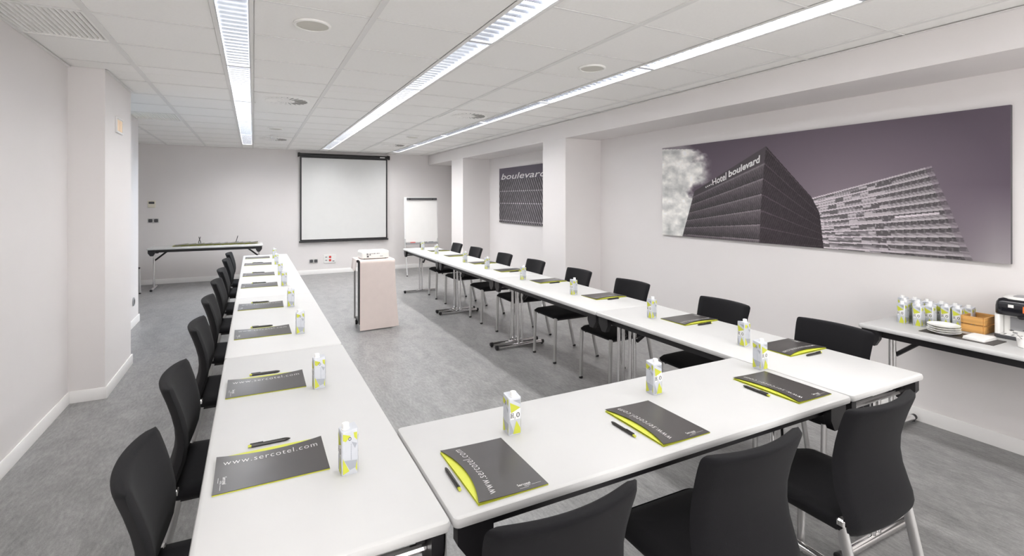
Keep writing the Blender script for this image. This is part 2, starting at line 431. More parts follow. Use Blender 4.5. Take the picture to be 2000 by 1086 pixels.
# ------------------------------------------------------------------ tables
def table(label, loc, rz, group=None, z=T, first=[]):
    # long side along local y, origin at floor centre; width .57, length 1.713
    if first: 
        return dup(first[0], loc, rz, label, group)
    t = thing('folding_table', label, 'table', loc, rz, group)
    a, b = .285-.001, TL/2-.001
    part('tabletop', MB().slab(-a, a, -b, b, [(.008, T-.028), (.002, T-.025), (0, T-.018), (0, T-.010), (.003, T-.003), (.009, T)], r=.018, n=5), 'laminate', t)
    me = MB().box(-.011, .011, -b+.06, b-.06, T-.074, T-.0285).mesh('apron_rail', 'black_steel')
    for s in (-1, 1): link('apron_rail', me, t, (s*(a-.062), 0, 0))
    me = MB().box(-a+.074, a-.074, -.011, .011, T-.07, T-.0285).mesh('end_rail', 'black_steel')
    for s in (-1, 1): link('end_rail', me, t, (0, s*(b-.17), 0))
    br = MB().prism([(0, 0), (.10, 0), (.10, -.055), (.075, -.10), (.035, -.10), (0, -.05)], -.016, .016)
    br.v = [(z_, x_, y_) for x_, y_, z_ in br.v]
    br = br.mesh('corner_bracket', 'black_plastic')
    for sx in (-1, 1):
        for sy in (-1, 1):
            o = link('corner_bracket', br, t, (sx*(a-.033), sy*(b-.015), T-.0285)); o.rotation_euler = (0, 0, PI if sy > 0 else 0)
    post = MB().tube([(0, 0, .04), (0, 0, T-.086)], .0125, 12).mesh('leg_post', 'chrome')
    foot = MB().tube([(-.25, 0, .026), (.25, 0, .026)], .0195, 14).mesh('foot_bar', 'chrome')
    cap = MB().tube([(-.018, 0, .026), (-.006, 0, .026), (.016, 0, .026), (.020, 0, .026)], [.019, .0199, .0199, .014], 14).tube([(0, 0, 0), (0, 0, .012)], .012, 10).mesh('foot_cap', 'black_plastic')
    cross = MB().tube([(-.234, 0, 0), (.234, 0, 0)], .0125, 10).mesh('crossbar', 'chrome')
    brace = MB().tube([(0, 0, 0), (0, -.20, .17)], .014, 8).mesh('brace', 'black_steel')
    for sy in (-1, 1):
        y = sy*(b-.062)
        for sx in (-1, 1): link('leg_post', post, t, (sx*.021, y, 0))
        f = link('foot_bar', foot, t, (0, y, 0))
        for sx in (-1, 1):
            link('foot_cap', cap, f, (sx*.262, 0, 0), (0, 0, 0 if sx > 0 else PI))
        link('crossbar', cross, t, (0, y, T-.084))
        link('brace', brace, t, (.045, y, T-.235), (0, 0, 0 if sy > 0 else PI))
    first.append(remember(t)); return t
tables_l, tables_r = [], []
for k in range(4):
    yc = TY0+TL*(3-k)+TL/2
    table(f'white folding table, {ORD[k]} from the screen wall in the row by the piers', ((TX[0][0]+TX[0][1])/2, yc, 0), 0, 'white folding tables in a U')
for k in range(4):
    yc = TY0+TL*(3-k)+TL/2
    table(f'white folding table, {ORD[k]} from the screen wall in the row by the picture wall', ((TX[1][0]+TX[1][1])/2, yc, 0), 0, 'white folding tables in a U')
table('white folding table set crosswise between the two table rows', ((TX[0][1]+TX[1][0])/2, TY0+.285, 0), PI/2, 'white folding tables in a U')
table('white folding table against the picture wall holding the coffee machine', (3.757, 1.842-TL/2, 0), 0)
o = table('white folding table against the screen wall with a row of folders', (-.705, 10.245, -.008), PI/2)

# ------------------------------------------------------------------ chairs
def lerp(xs, ys, x):
    return float(np.interp(x, xs, ys))
def chair(label, loc, rz, group=None, first=[]):
    if first: return dup(first[0], loc, rz, label, group)
    t = thing('conference_chair', label, 'chair', loc, rz, group)
    # seat: rounded pad with a waterfall front
    R = []
    for ins, z, drop in ((.02, .405, 0), (.004, .412, 0), (0, .425, 0), (.002, .440, 1), (.012, .449, 1), (.05, .453, 1), (.12, .450, 1)):
        q = []
        x1, y0, y1, r = .213-ins, -.17+ins*.5, .245-ins, max(.055-ins*.4, .01)
        for cx, cy, a0 in ((x1-r, y1-r, 0), (-x1+r, y1-r, PI/2), (-x1+r*.5, y0+r*.5, PI), (x1-r*.5, y0+r*.5, 1.5*PI)):
            rr = r if cy > 0 else r*.5
            for k in range(6):
                a = a0+PI/2*k/5; y = cy+rr*math.sin(a)
                q.append((cx+rr*math.cos(a), y, z-drop*.022*max(0, (y-.08)/.165)**2))
        R.append(q)
    part('seat', MB().rings(R), 'fabric', t, ang=60)
    # backrest: S-shaped, wrapped round the sitter
    zs = [.395, .400, .412, .43, .46, .50, .55, .60, .65, .70, .75, .785, .806, .813, .817, .819, .8198]
    R = []; N = 18
    for z in zs:
        yc = lerp([.39, .43, .47, .52, .58, .64, .72, .82], [-.188, -.192, -.184, -.165, -.153, -.156, -.175, -.212], z)
        hw = lerp([.39, .41, .47, .56, .64, .72, .80, .815, .82], [.170, .200, .210, .207, .204, .207, .213, .209, .200], z)
        th = lerp([.39, .40, .412, .43, .79, .808, .814, .818, .8195, .82], [.004, .012, .018, .020, .021, .021, .0195, .0155, .011, .006], z)
        cv = lerp([.39, .6, .82], [.018, .030, .042], z)
        front, back = [], []
        for k in range(N+1):
            s = -1+2*k/N; x = hw*s; y = yc+cv*s*s
            e = th*(1-abs(s)**10)**.5 if abs(s) < 1 else 0
            front.append((x, y+e, z)); back.append((x, y-e, z))
        R.append(front+back[-2:0:-1])
    R = [list(reversed(q)) for q in R]
    part('backrest', MB().rings(R), 'fabric', t, ang=60)
    # legs
    leg_f = MB().tube([(0, 0, .418), (0, .004, .30), (0, .012, .012)], .0165, 12, flat=.72, up=(1, 0, 0)).mesh('leg', 'silver')
    leg_r = MB().tube([(0, .02, .43), (0, -.004, .33), (0, -.075, .012)], .0185, 12, flat=.62, up=(1, 0, 0)).mesh('leg', 'silver')
    cap = MB().lathe([(.014, 0), (.017, .004), (.017, .016), (.012, .02)], 10).mesh('foot_cap', 'black_plastic')
    for s in (-1, 1):
        l = link('leg', leg_f, t, (s*.188, .222, 0)); link('foot_cap', cap, l, (0, .012, 0))
        l = link('leg', leg_r, t, (s*.196, -.170, 0)); link('foot_cap', cap, l, (0, -.075, 0))
        part('corner_cap', MB().slab(s*.196-.017, s*.196+.017, -.168, -.140, [(.004, .428), (0, .432), (0, .448), (.006, .4525)], r=.008, n=3), 'chrome', t)
    part('seat_frame', MB().tube([(-.17, -.14, .398), (-.17, .20, .398)], .011, 8).tube([(.17, -.14, .398), (.17, .20, .398)], .011, 8).tube([(-.17, .17, .398), (.17, .17, .398)], .011, 8).tube([(-.17, -.11, .398), (.17, -.11, .398)], .011, 8), 'black_steel', t)
    first.append(remember(t)); return t
CY = [1.655, 2.385, 3.31, 4.10, 4.96, 5.75, 6.68, 7.44]
for k, y in enumerate(reversed(CY)):
    chair(f'black upholstered chair, {ORD[k]} from the screen wall along the pier-side table row', (-.098, y, 0), -PI/2+random.uniform(-.03, .03), 'chairs along the table row by the piers')
for k, y in enumerate(reversed(CY)):
    chair(f'black upholstered chair, {ORD[k]} from the screen wall along the picture-side table row', (2.712, y, 0), PI/2+random.uniform(-.03, .03), 'chairs along the table row by the picture wall')
FX = [.640, 1.285, 1.945]
fl = ['beside the pier-side row', 'in the middle', 'beside the picture-side row']
for k, x in enumerate(FX):
    chair(f'black upholstered chair at the crosswise table, {fl[k]}', (x, 1.128, 0), [.02, -.01, .0][k], 'chairs at the crosswise table')
chair('black chair with silver legs standing in the recess beyond the narrow pier', (-1.86, 9.66, 0), -PI/2)

# ------------------------------------------------------------------ folders, pens, cartons
FOLD_L, FOLD_W = .300, .212
def cover_z(x, y):
    u = min(max((FOLD_W/2-x)/FOLD_W, 0), 1); v = y/(FOLD_L/2)
    return .0042+.0085*u*u*(1-.35*v*v)
def folder(label, loc, rz, group=None, first=[], lift=True):
    # sitter frame: +y away from the sitter, -x is the open curved side
    if first: return dup(first[0], loc, rz, label, group)
    t = thing('folder', label, 'folder', loc, rz, group)
    W, L = FOLD_W/2, FOLD_L/2
    part('back_cover', MB().box(-W, W, -L, L, 0, .0016), 'lime', t)
    n, m = 14, 10
    pg = MB(); cv = MB()
    def grid(mb, xl, zf, th):
        top = []; 
        for j in range(n+1):
            y = -L+2*L*j/n; x0 = xl(y)
            top.append([(x0+(W-x0)*i/m, y) for i in range(m+1)])
        vs = [(x, y, zf(x, y)) for row in top for x, y in row]+[(x, y, zf(x, y)-th) for row in top for x, y in row]
        K = (n+1)*(m+1); fs = []
        for j in range(n):
            for i in range(m):
                a = j*(m+1)+i; fs += [(a, a+1, a+m+2, a+m+1), (K+a, K+a+m+1, K+a+m+2, K+a+1)]
        for j in range(n):
            a = j*(m+1); fs.append((a, a+m+1, K+a+m+1, K+a)); a += m; fs.append((a+m+1, a, K+a, K+a+m+1))
        for i in range(m):
            a = i; fs.append((a+1, a, K+a, K+a+1)); a = n*(m+1)+i; fs.append((a, a+1, K+a+1, K+a))
        mb.add(vs, fs)
    grid(pg, lambda y: -W, lambda x, y: cover_z(x, y)*.55, .0006)
    grid(cv, lambda y: -W+.027*(1-(y/L)**2)**1.0, lambda x, y: cover_z(x, y), .0008)
    part('inner_flap', pg, 'lime', t, ang=60)
    c = part('front_cover', cv, 'cover', t, ang=60)
    c['label'] = 'dark grey cover with a curved edge and white lettering'
    v, f = text_verts('www.sercotel.com', .262, .026, 1.15, -.012)
    vs = []
    for a, b in v:                                   # runs away from the sitter, tops towards the open side
        y = -L+.020+a; x = -W+.046+.012*(1-(2*y/FOLD_L)**2)-b+.012
        vs.append((x, y, cover_z(x, y)+.0006))
    mb = MB().add(vs, f)
    for s, wd, ht, x0, y0 in (('Sercotel', .040, .010, .022, -L+.022), ('HOTELS', .018, .0045, .040, -L+.0155)):
        v, f = text_verts(s, wd, ht, 1.0, .012); mb.add([(x0+a, y0+b, cover_z(x0+a, y0+b)+.0006) for a, b in v], f)
    for xa, xb, yy in ((.022, .050, -L+.0105), (.062, .092, -L+.017)):
        mb.add([(x, y, cover_z(x, y)+.0006) for x, y in ((xa, yy), (xb, yy), (xb, yy+.001), (xa, yy+.001))], [(0, 1, 2, 3)])
    part('lettering', mb, 'print_white', t, smooth=False)['kind'] = 'stuff'
    first.append(remember(t)); return t
def pen(label, loc, rz, group=None, first=[], rot=None):
    if first:
        p = dup(first[0], loc, rz, label, group)
    else:
        p = thing('ballpoint_pen', label, 'pen', loc, rz, group)
        b = part('barrel', MB().tube([(0, -.046, .0055), (0, .05, .0055), (0, .062, .0055), (0, .0685, .0055)], [.0054, .0054, .0040, .0012], 10), 'pen_black', p)
        part('clip', MB().box(-.0015, .0015, -.05, -.012, .0115, .013).box(-.0015, .0015, -.05, -.046, .0105, .0115), 'pen_black', p)
        c = part('end_button', MB().tube([(0, -.046, .0055), (0, -.056, .0055)], .0042, 10), 'lime', p)
        remember(p); first.append(p)
    if rot: p.rotation_euler = rot
    return p
CW = .0235; CHB, CHF = .131, .124
def carton(label, loc, rz, group=None, first=[]):
    # front face (with the words and the cap) towards local -y
    if first: return dup(first[0], loc, rz, label, group)
    t = thing('water_carton', label, 'carton', loc, rz, group)
    ch = .0035
    pl = [(CW, -CW+ch), (CW, CW-ch), (CW-ch, CW), (-CW+ch, CW), (-CW, CW-ch), (-CW, -CW+ch), (-CW+ch, -CW), (CW-ch, -CW)]
    zt = lambda y: CHF+(CHB-CHF)*(y+CW)/(2*CW)
    part('body', MB().rings([[(x*.96, y*.96, 0) for x, y in pl], [(x, y, .003) for x, y in pl], [(x, y, zt(y)-.003) for x, y in pl], [(x*.97, y*.97, zt(y)) for x, y in pl]]), 'carton', t, ang=25)
    part('cap', MB().lathe([(.0125, 0), (.0125, .004), (.0105, .005), (.0105, .017), (.0095, .0185), (.001, .0185)], 20, (0, -.008, zt(-.008)-.0025)), 'carton_white', t)
    lime, grey, ink = MB(), MB(), MB()
    e = .0004
    def face(mb, poly, side, fs=None, off=e):
        hw = CW-ch
        vs = []
        for u, v in poly:
            x = (u-.5)*2*hw; z = .004+v*(CHF-.008)
            vs.append({'f': (x, -CW-off, z), 'b': (-x, CW+off, z), 'r': (CW+off, x, z), 'l': (-CW-off, -x, z)}[side])
        mb.add(vs, fs or [tuple(range(len(poly)))])
    for s in 'fb':
        wht = MB(); face(wht, [(.0, .64), (1, .74), (1, .42), (.06, .42)], s); part('label_panel', wht, 'carton_white', t, smooth=False)
        face(lime, [(.0, .93), (1, .74), (.12, .62)], s, off=2*e)
        face(grey, [(0, .40), (.40, .02), (0, 0)], s)
        face(lime, [(.62, .38), (1, .14), (1, 0), (.30, 0)], s, off=2*e)
        face(grey, [(.3, .98), (1, .98), (1, .84)], s)
        H_ = [(0, 0), (.4, 0), (.4, .1), (.3, .1), (.3, .45), (.7, .45), (.7, .1), (.6, .1), (.6, 0), (1, 0), (1, .1), (.9, .1), (.9, .9), (1, .9), (1, 1), (.6, 1), (.6, .9), (.7, .9), (.7, .55), (.3, .55), (.3, .9), (.4, .9), (.4, 1), (0, 1), (0, .9), (.1, .9), (.1, .1), (0, .1)]
        face(ink, [(.07+.28*a, .475+.135*b) for a, b in H_], s, off=3*e)
        v, f = text_verts('2', height=.06); sx = .115/max(a for a, b in v)
        face(ink, [(.405+a*sx, .435+b*1.1) for a, b in v], s, f, off=3*e)
        ring = []
        for k in range(20):
            a = 2*PI*k/20; ring.append((.765+.160*math.cos(a), .5425+.072*math.sin(a)))
        for k in range(20):
            a = 2*PI*k/20; ring.append((.765+.090*math.cos(a), .5425+.056*math.sin(a)))
        face(ink, ring, s, [(k, (k+1) % 20, 20+(k+1) % 20, 20+k) for k in range(20)], off=3*e)
    for s in 'lr':
        face(lime, [(0, 1), (.55, .93), (.2, .80), (0, .84)], s)
        face(lime, [(1, 1), (.75, 1), (.80, .88), (1, .80)], s)
        face(lime, [(0, .40), (.45, .06), (0, 0)], s, off=2*e)
        face(lime, [(1, .30), (.88, .10), (1, .02)], s, off=2*e)
        face(grey, [(.10, .34), (1, .30), (.9, .12), (.48, .08)], s)
        face(grey, [(.6, .78), (1, .72), (.85, .60)], s)
        ring = [(.48+.11*math.cos(2*PI*k/14), .86+.045*math.sin(2*PI*k/14)) for k in range(14)]+[(.48+.075*math.cos(2*PI*k/14), .86+.031*math.sin(2*PI*k/14)) for k in range(14)]
        face(ink, ring, s, [(k, (k+1) % 14, 14+(k+1) % 14, 14+k) for k in range(14)], off=3*e)
        for k in range(9): face(ink if k < 0 else grey, [(.56, .34+.045*k), (.60, .34+.045*k), (.60, .375+.045*k), (.56, .375+.045*k)], s, off=3*e)
    for nm, mb_, mm in (('print_lime', lime, 'lime'), ('print_grey', grey, 'carton_grey'), ('lettering', ink, 'ink')): part(nm, mb_, mm, t, smooth=False)['kind'] = 'stuff'
    first.append(remember(t)); return t
LY = [1.655, 2.385, 3.325, 4.155, 5.165, 5.92, 6.87, 7.63]
LC = [1.517, 2.254, 3.215, 4.05, 5.055, 5.79, 6.75, 7.47]
RYF = [1.70, 2.395, 3.30, 4.17, 5.0, 5.75, 6.66, 7.42]
RYC = [1.84, 2.548, 3.468, 4.35, 5.205, 5.88, 6.98, 7.66]
place = [f'{ORD[7-k]} place from the screen wall' for k in range(8)]
for k in range(8):
    folder(f'dark grey folder on the pier-side table row, {place[k]}', (.05, LY[k], T+.0005), -PI/2+random.uniform(-.02, .02), 'folders along the pier-side row')
    carton(f'small water carton on the pier-side table row, {place[k]}', (.247+.004*(k > 3), LC[k], T), -PI/2+random.uniform(-.06, .06), 'water cartons along the pier-side row')
    if k not in (7,): pen(f'black pen by the folder, {place[k]}, pier-side table row', (.04, LY[k]+.146, T), -PI/2+random.uniform(-.05, .05)*.6, 'pens along the pier-side row')
for k in range(8):
    folder(f'dark grey folder on the picture-side table row, {place[k]}', (2.565, RYF[k], T+.0005), PI/2+random.uniform(-.02, .02), 'folders along the picture-side row')
    carton(f'small water carton on the picture-side table row, {place[k]}', (2.383, RYC[k], T), PI/2+random.uniform(-.06, .06), 'water cartons along the picture-side row')
    if k < 6: pen(f'black pen by the folder, {place[k]}, picture-side table row', (2.56, RYF[k]-.138, T), PI/2+random.uniform(-.04, .04), 'pens along the picture-side row')
for k, (x, xc, yc, xp) in enumerate(((.625, .787, 1.515, .501), (1.277, 1.468, 1.557, 1.133), (1.992, 2.124, 1.553, 1.850))):
    folder(f'dark grey folder on the crosswise table, {fl[k]}', (x, 1.337+.012*k, T+.0005), 0, 'folders on the crosswise table')
    carton(f'small water carton on the crosswise table, {fl[k]}', (xc, yc, T), random.uniform(-.04, .04), 'water cartons on the crosswise table')
    pen(f'black pen by the folder on the crosswise table, {fl[k]}', (xp, 1.325+.02*k, T), [-.02, .01, -.02][k], 'pens on the crosswise table')

# ------------------------------------------------------------------ refreshments on the wall table
cx_rows = [(3.95, [1.805, 1.735, 1.665, 1.588, 1.518, 1.452]), (3.873, [1.757, 1.682, 1.615, 1.535, 1.476]), (3.80, [1.722, 1.655, 1.588]), (3.727, [1.705, 1.618])]
rn = ['closest to the wall', 'second from the wall', 'third from the wall', 'farthest from the wall']
for ri, (x, yy) in enumerate(cx_rows):
    for k, y in enumerate(yy):
        carton(f'water carton in the cluster row {rn[ri]}, {ORD[len(yy)-1-k]} from the coffee machine', (x, y, T), -PI/2+random.uniform(-.12, .02), 'water cartons clustered on the refreshment table')
t = tag(link('place_mat', MB().slab(3.578, 3.748, 1.212, 1.557, [(0, T), (0, T+.002), (.001, T+.003)], r=.004, n=2).mesh('place_mat', 'mat_dark')), 'dark brown mat under the plates and napkins', 'mat')
pm = MB().lathe([(.035, 0), (.042, 0), (.046, .003), (.074, .012), (.078, .0145), (.076, .0155), (.045, .0065), (.002, .0055)], 40).mesh('plate', 'porcelain')
pname = ['bottom of the stack', 'second from the bottom of the stack', 'second from the top of the stack', 'top of the stack']
for k in range(4):
    tag(link('plate', pm, None, (3.648+random.uniform(-.002, .002), 1.458+random.uniform(-.002, .002), T+.003+.0125*k)), f'small white plate, {pname[k]} on the dark mat', 'plate', 'stacked white plates')
nm = MB().slab(-.07, .07, -.05, .05, [(0, 0), (0, .0042), (.001, .005)], r=.004, n=2).mesh('napkin', 'paper')
for k in range(3):
    tag(link('napkin', nm, None, (3.675, 1.305, T+.003+.0052*k), (0, 0, random.uniform(-.06, .06))), f'folded white paper napkin, {["bottom", "middle", "top"][k]} of the pile on the dark mat', 'napkin', 'napkins on the refreshment table')
# slatted wooden box
t = thing('wooden_box', 'open slatted wooden box beside the coffee machine', 'box', (3.905, 1.388, T))
bx, by = .085, .052
part('bottom', MB().box(-bx+.008, bx-.008, -by+.008, by-.008, .004, .010), 'wood', t)
for k in range(2):
    z0, z1 = .002+.050*k, .047+.050*k
    for s in (-1, 1):
        part('slat', MB().slab(-bx, bx, s*by-.004, s*by+.004, [(.0008, z0), (0, z0+.001), (0, z1-.001), (.0008, z1)], r=.001, n=1), 'wood', t)
        part('slat', MB().slab(s*bx-.004, s*bx+.004, -by+.0045, by-.0045, [(.0008, z0), (0, z0+.001), (0, z1-.001), (.0008, z1)], r=.001, n=1), 'wood', t)
for sx in (-1, 1):
    for sy in (-1, 1): part('corner_post', MB().box(sx*(bx-.009)-.004, sx*(bx-.009)+.004, sy*(by-.009)-.004, sy*(by-.009)+.004, 0, .092), 'wood', t)
# capsule coffee machine, front towards -x
t = thing('coffee_machine', 'black and white capsule coffee machine on the refreshment table', 'coffee machine', (3.93, 1.187, T))
hw, hd = .112, .10
body = MB()
body.slab(-hd+.065, hd, -hw, hw, [(.004, .0), (0, .006), (0, .175), (.004, .205), (.014, .222), (.03, .229)], r=.045, n=6)
part('body', body, 'machine_black', t, ang=50)
part('hood', MB().slab(-hd-.004, -hd+.09, -hw, hw, [(.004, .135), (0, .142), (0, .180), (.004, .205), (.014, .222), (.03, .229)], r=.04, n=6), 'machine_black', t, ang=50)
part('top_cover', MB().slab(-hd+.016, hd-.02, -hw+.022, hw-.022, [(0, .226), (0, .231), (.006, .236), (.02, .238)], r=.06, n=8), 'white_plastic', t, ang=50)
part('top_handle', MB().slab(-hd+.045, hd-.05, -.05, .05, [(0, .237), (.003, .2405), (.008, .241)], r=.03, n=6), 'mid_grey', t)
fr = MB()
for s in (-1, 1):
    fr.slab(-hd+.002, -hd+.064, s*(hw-.016)-.012, s*(hw-.016)+.012, [(0, .022), (0, .134)], r=.008, n=3)
fr.slab(-hd+.058, -hd+.0645, -hw+.028, hw-.028, [(0, .022), (0, .134)], r=.002, n=1)
part('niche_surround', fr, 'white_plastic', t)
part('splash_panel', MB().box(-hd+.055, -hd+.0575, -.055, .055, .045, .12), 'mid_grey', t)
part('spout', MB().lathe([(.010, .118), (.016, .124), (.02, .136)], 16, (-hd+.03, 0, 0)), 'black_plastic', t)
part('drip_tray', MB().slab(-hd-.012, -hd+.064, -hw+.004, hw-.004, [(.004, 0), (0, .004), (0, .018), (.003, .021)], r=.02, n=4), 'dark_grey', t)
g = MB().slab(-hd-.006, -hd+.056, -hw+.03, hw-.03, [(0, .0212), (0, .0225)], r=.008, n=3)
gp = part('drip_grid', g, 'white_plastic', t)
for k in range(5): part('slot', MB().box(-hd+.005, -hd+.04, -.068+.034*k-.004, -.068+.034*k+.004, .0226, .0230), 'black_plastic', gp)
part('button', MB().slab(-hd-.0072, -hd-.003, .022, .046, [(0, .182), (0, .198)], r=.002, n=2), 'white_plastic', t)
part('badge', MB().box(-hd-.0062, -hd-.003, -.052, -.016, .160, .196), 'orange', t)
bd = MB()
for z, a in ((.178, .006), (.170, .012)): bd.box(-hd-.0066, -hd-.0061, -.034-a, -.034+a, z, z+.003)
part('badge_print', bd, 'print_white', t)
t = thing('sugar_cup', 'white cup in front of the coffee machine', 'cup', (3.69, 1.12, T))
part('cup', MB().lathe([(.026, 0), (.030, .002), (.036, .05), (.0345, .05), (.028, .006), (.002, .005)], 28), 'porcelain', t)
for k, a in enumerate((.3, 1.5, 2.7)):
    c, s = math.cos(a), math.sin(a)
    o = tag(link('spoon', MB().tube([(3.69-c*.01, 1.12-s*.01, T+.012), (3.69+c*.033, 1.12+s*.033, T+.062), (3.69+c*.05, 1.12+s*.05, T+.075)], [.0016, .0018, .0022], 8).lathe([(.001, 0), (.010, .003), (.011, .006), (.001, .008)], 12, (3.69+c*.056, 1.12+s*.056, T+.074)).mesh('spoon', 'chrome')), f'small steel spoon in the white cup, leaning towards the {["picture wall", "plates", "crosswise table"][k]}', 'spoon', 'spoons in the white cup')

# ------------------------------------------------------------------ projector stand, cloth, projector
SX, SY, SZ = 1.285, 6.10, .805
t = thing('projector_stand', 'black box-frame stand hidden under the pale pink cloth', 'stand', (SX, SY, 0))
a, b = .20, .185
part('top_panel', MB().box(-a, a, -b, b, SZ-.03, SZ-.004), 'black_steel', t)
part('shelf', MB().box(-a+.01, a-.01, -b+.092, b-.03, .08, .095), 'black_steel', t)
part('front_panel', MB().box(-a, a, -b, -b+.09, .07, SZ-.03), 'black_steel', t)
for s_ in (-1, 1): part('post', MB().tube([(s_*(a-.012), b-.014, .07), (s_*(a-.012), b-.014, SZ-.03)], .011, 10), 'silver', t)
for sx in (-1, 1):
    for sy in (-1, 1):
        part('caster', MB().tube([(sx*(a-.03)-.012, sy*(b-.03), .026), (sx*(a-.03)+.012, sy*(b-.03), .026)], .026, 14).tube([(sx*(a-.03), sy*(b-.03), .03), (sx*(a-.03), sy*(b-.03), .072)], .009, 8), 'black_plastic', t)
# cloth: a runner over the top, down the front, short flap at the side
cl = MB()
def sheet(fn, n, m, th=.003):
    vs = [fn(i/n, j/m) for j in range(m+1) for i in range(n+1)]
    K = len(vs); o = len(cl.v)
    # thickness by offsetting along numeric normals
    g = np.array(vs).reshape(m+1, n+1, 3)
    du = np.gradient(g, axis=1); dv = np.gradient(g, axis=0); nn = np.cross(du, dv); nn /= np.linalg.norm(nn, axis=2, keepdims=True)+1e-9
    v2 = (g-nn*th).reshape(-1, 3)
    fs = []
    for j in range(m):
        for i in range(n):
            q = j*(n+1)+i; fs += [(q, q+1, q+n+2, q+n+1), (K+q, K+q+n+1, K+q+n+2, K+q+1)]
    for j in range(m):
        q = j*(n+1); fs.append((q+n+1, q, K+q, K+q+n+1)); q += n; fs.append((q, q+n+1, K+q+n+1, K+q))
    for i in range(n):
        q = i; fs.append((q, q+1, K+q+1, K+q)); q = m*(n+1)+i; fs.append((q+1, q, K+q, K+q+1))
    cl.add(vs+[tuple(p) for p in v2], fs)
ct = SZ
def front(u, v):     # u across x, v from back edge over the top and down the front
    D = 2*b+.012; drop = ct-.018; s = v*(D+.02+drop)
    x = -a+.006+(2*a+.004)*u
    if s < D: y = b+.004-s; z = ct+.002
    elif s < D+.02:
        q = (s-D)/.02*PI/2; y = b+.004-D-.012*math.sin(q); z = ct+.002-.012*(1-math.cos(q))
    else:
        d = s-D-.02; y = b+.004-D-.012-.012*(d/drop)-.006*math.sin(u*7+1.2)*(d/drop)**2-.02*(d/drop)**3*(1-u); z = ct-.010-d
        x += (.05*u-.008)*(d/drop)**1.6
        z += .012*(u*u)*(d/drop)**2
    return (x, y, max(z, .012))
sheet(front, 18, 48)
def flap(u, v):      # side flap on the -x side, from the top edge; u from front to back
    y = -b+.10+(2*b-.10)*u; s = v*.16
    if s < .03: x = -a+.02-s*.9; z = ct+.0055
    else: x = -a-.012-.02*(s-.03)/.13*(1+.5*math.sin(u*6)); z = ct+.0055-(s-.03)
    return (x, y, z)
sheet(flap, 10, 10)
for i in range(len(cl.v)): cl.v[i] = (cl.v[i][0]+SX, cl.v[i][1]+SY, cl.v[i][2])
tag(link('drape_cloth', cl.mesh('drape_cloth', 'cloth', ang=70)), 'pale pink cloth draped over the projector stand down to the floor', 'cloth')
t = thing('projector', 'white video projector standing on the cloth-covered stand', 'projector', (SX+.005, SY+.03, SZ+.0065), .03)
px, py = .165, .125
part('body', MB().slab(-px, px, -py, py, [(.012, .006), (.002, .010), (0, .02), (.001, .075), (.006, .088), (.018, .094), (.05, .097)], r=.03, n=6), 'white_plastic', t, ang=50)
for sx in (-1, 1):
    for sy in (-1, 1): part('foot', MB().lathe([(.009, 0), (.010, .008)], 12, (sx*(px-.04), sy*(py-.04), 0)), 'black_plastic', t)
for x0, x1, z0, z1 in ((-.105, -.082, .022, .040), (-.108, -.085, .048, .056), (-.108, -.090, .062, .068), (-.075, -.058, .046, .055), (-.05, -.042, .060, .067), (-.035, -.028, .060, .067), (-.02, -.008, .060, .068), (.002, .008, .061, .067), (.018, .030, .060, .069), (.038, .046, .061, .067), (-.070, -.060, .061, .067)):
    part('port', MB().box(x0, x1, -py-.0012, -py+.001, z0, z1), 'dark_grey', t)
part('lens', MB().tube([(.08, py-.002, .05), (.08, py+.012, .05)], .028, 20), 'dark_grey', t)
part('vent', MB().box(.05, .085, -py-.0012, -py+.001, .028, .034), 'mid_grey', t)
part('lens_ring', MB().tube([(-.08, .03, .0965), (-.08, .03, .102)], .014, 16), 'white_plastic', t)

# ------------------------------------------------------------------ screen wall
t = thing('projection_screen', 'white pull-down projection screen with black borders', 'screen', (1.70, YB-.06, 0))
hw = .895; zt, zb = 2.445, .655
part('casing', MB().tube([(-hw, 0, zt-.03), (hw, 0, zt-.03)], .036, 14), 'black_plastic', t)
for s in (-1, 1):
    part('end_cap', MB().tube([(s*hw, 0, zt-.03), (s*(hw+.02), 0, zt-.03)], .045, 14), 'black_plastic', t)
    part('bracket', MB().box(s*(hw-.01)-.012, s*(hw-.01)+.012, .03, .058, zt-.06, zt+.02), 'black_steel', t)
part('fabric', MB().box(-hw+.022, hw-.022, .012, .0135, zb+.02, zt-.05), 'black_plastic', t)
part('projection_area', MB().box(-hw+.052, hw-.052, .0104, .0118, zb+.055, zt-.085), 'screen_fabric', t)
part('bottom_bar', MB().tube([(-hw+.005, .012, zb+.012), (hw-.005, .012, zb+.012)], .016, 10), 'black_steel', t)
part('badge', MB().box(hw-.19, hw-.085, -.0385, -.034, zt-.042, zt-.022), 'print_white', t)
part('pull_loop', MB().tube([(-.03, .012, zb-.002), (-.02, .012, zb-.025), (.02, .012, zb-.025), (.03, .012, zb-.002)], .003, 6), 'white_plastic', t)

def plate(name, label, cat, x, z, w_, h_, m, kids=()):
    t = thing(name, label, cat, (x, YB-.001, z))
    part('faceplate', MB().slab(-w_/2, w_/2, -h_/2, h_/2, [(0, 0), (0, .008), (.003, .011)], r=.006, n=3), m, t)
    for ch in t.children: ch.rotation_euler = (PI/2, 0, 0)
    for nm, kx, kz, kw, kh, km in kids:
        o = part(nm, MB().slab(-kw/2, kw/2, -kh/2, kh/2, [(0, .0112), (0, .013), (.001, .014)], r=min(kw, kh)*.25, n=3), km, t); o.rotation_euler = (PI/2, 0, 0); o.location = (kx, 0, kz)
    return t
plate('thermostat', 'cream wall thermostat with a dark display', 'thermostat', -1.62, 1.435, .115, .125, 'cream_plastic', [('display', 0, .025, .085, .04, 'dark_grey')])
plate('wall_socket', 'silver double switch plate below the thermostat', 'switch', -1.595, 1.14, .165, .08, 'silver', [('switch', -.042, 0, .06, .06, 'dark_grey'), ('switch', .042, 0, .06, .06, 'dark_grey')])
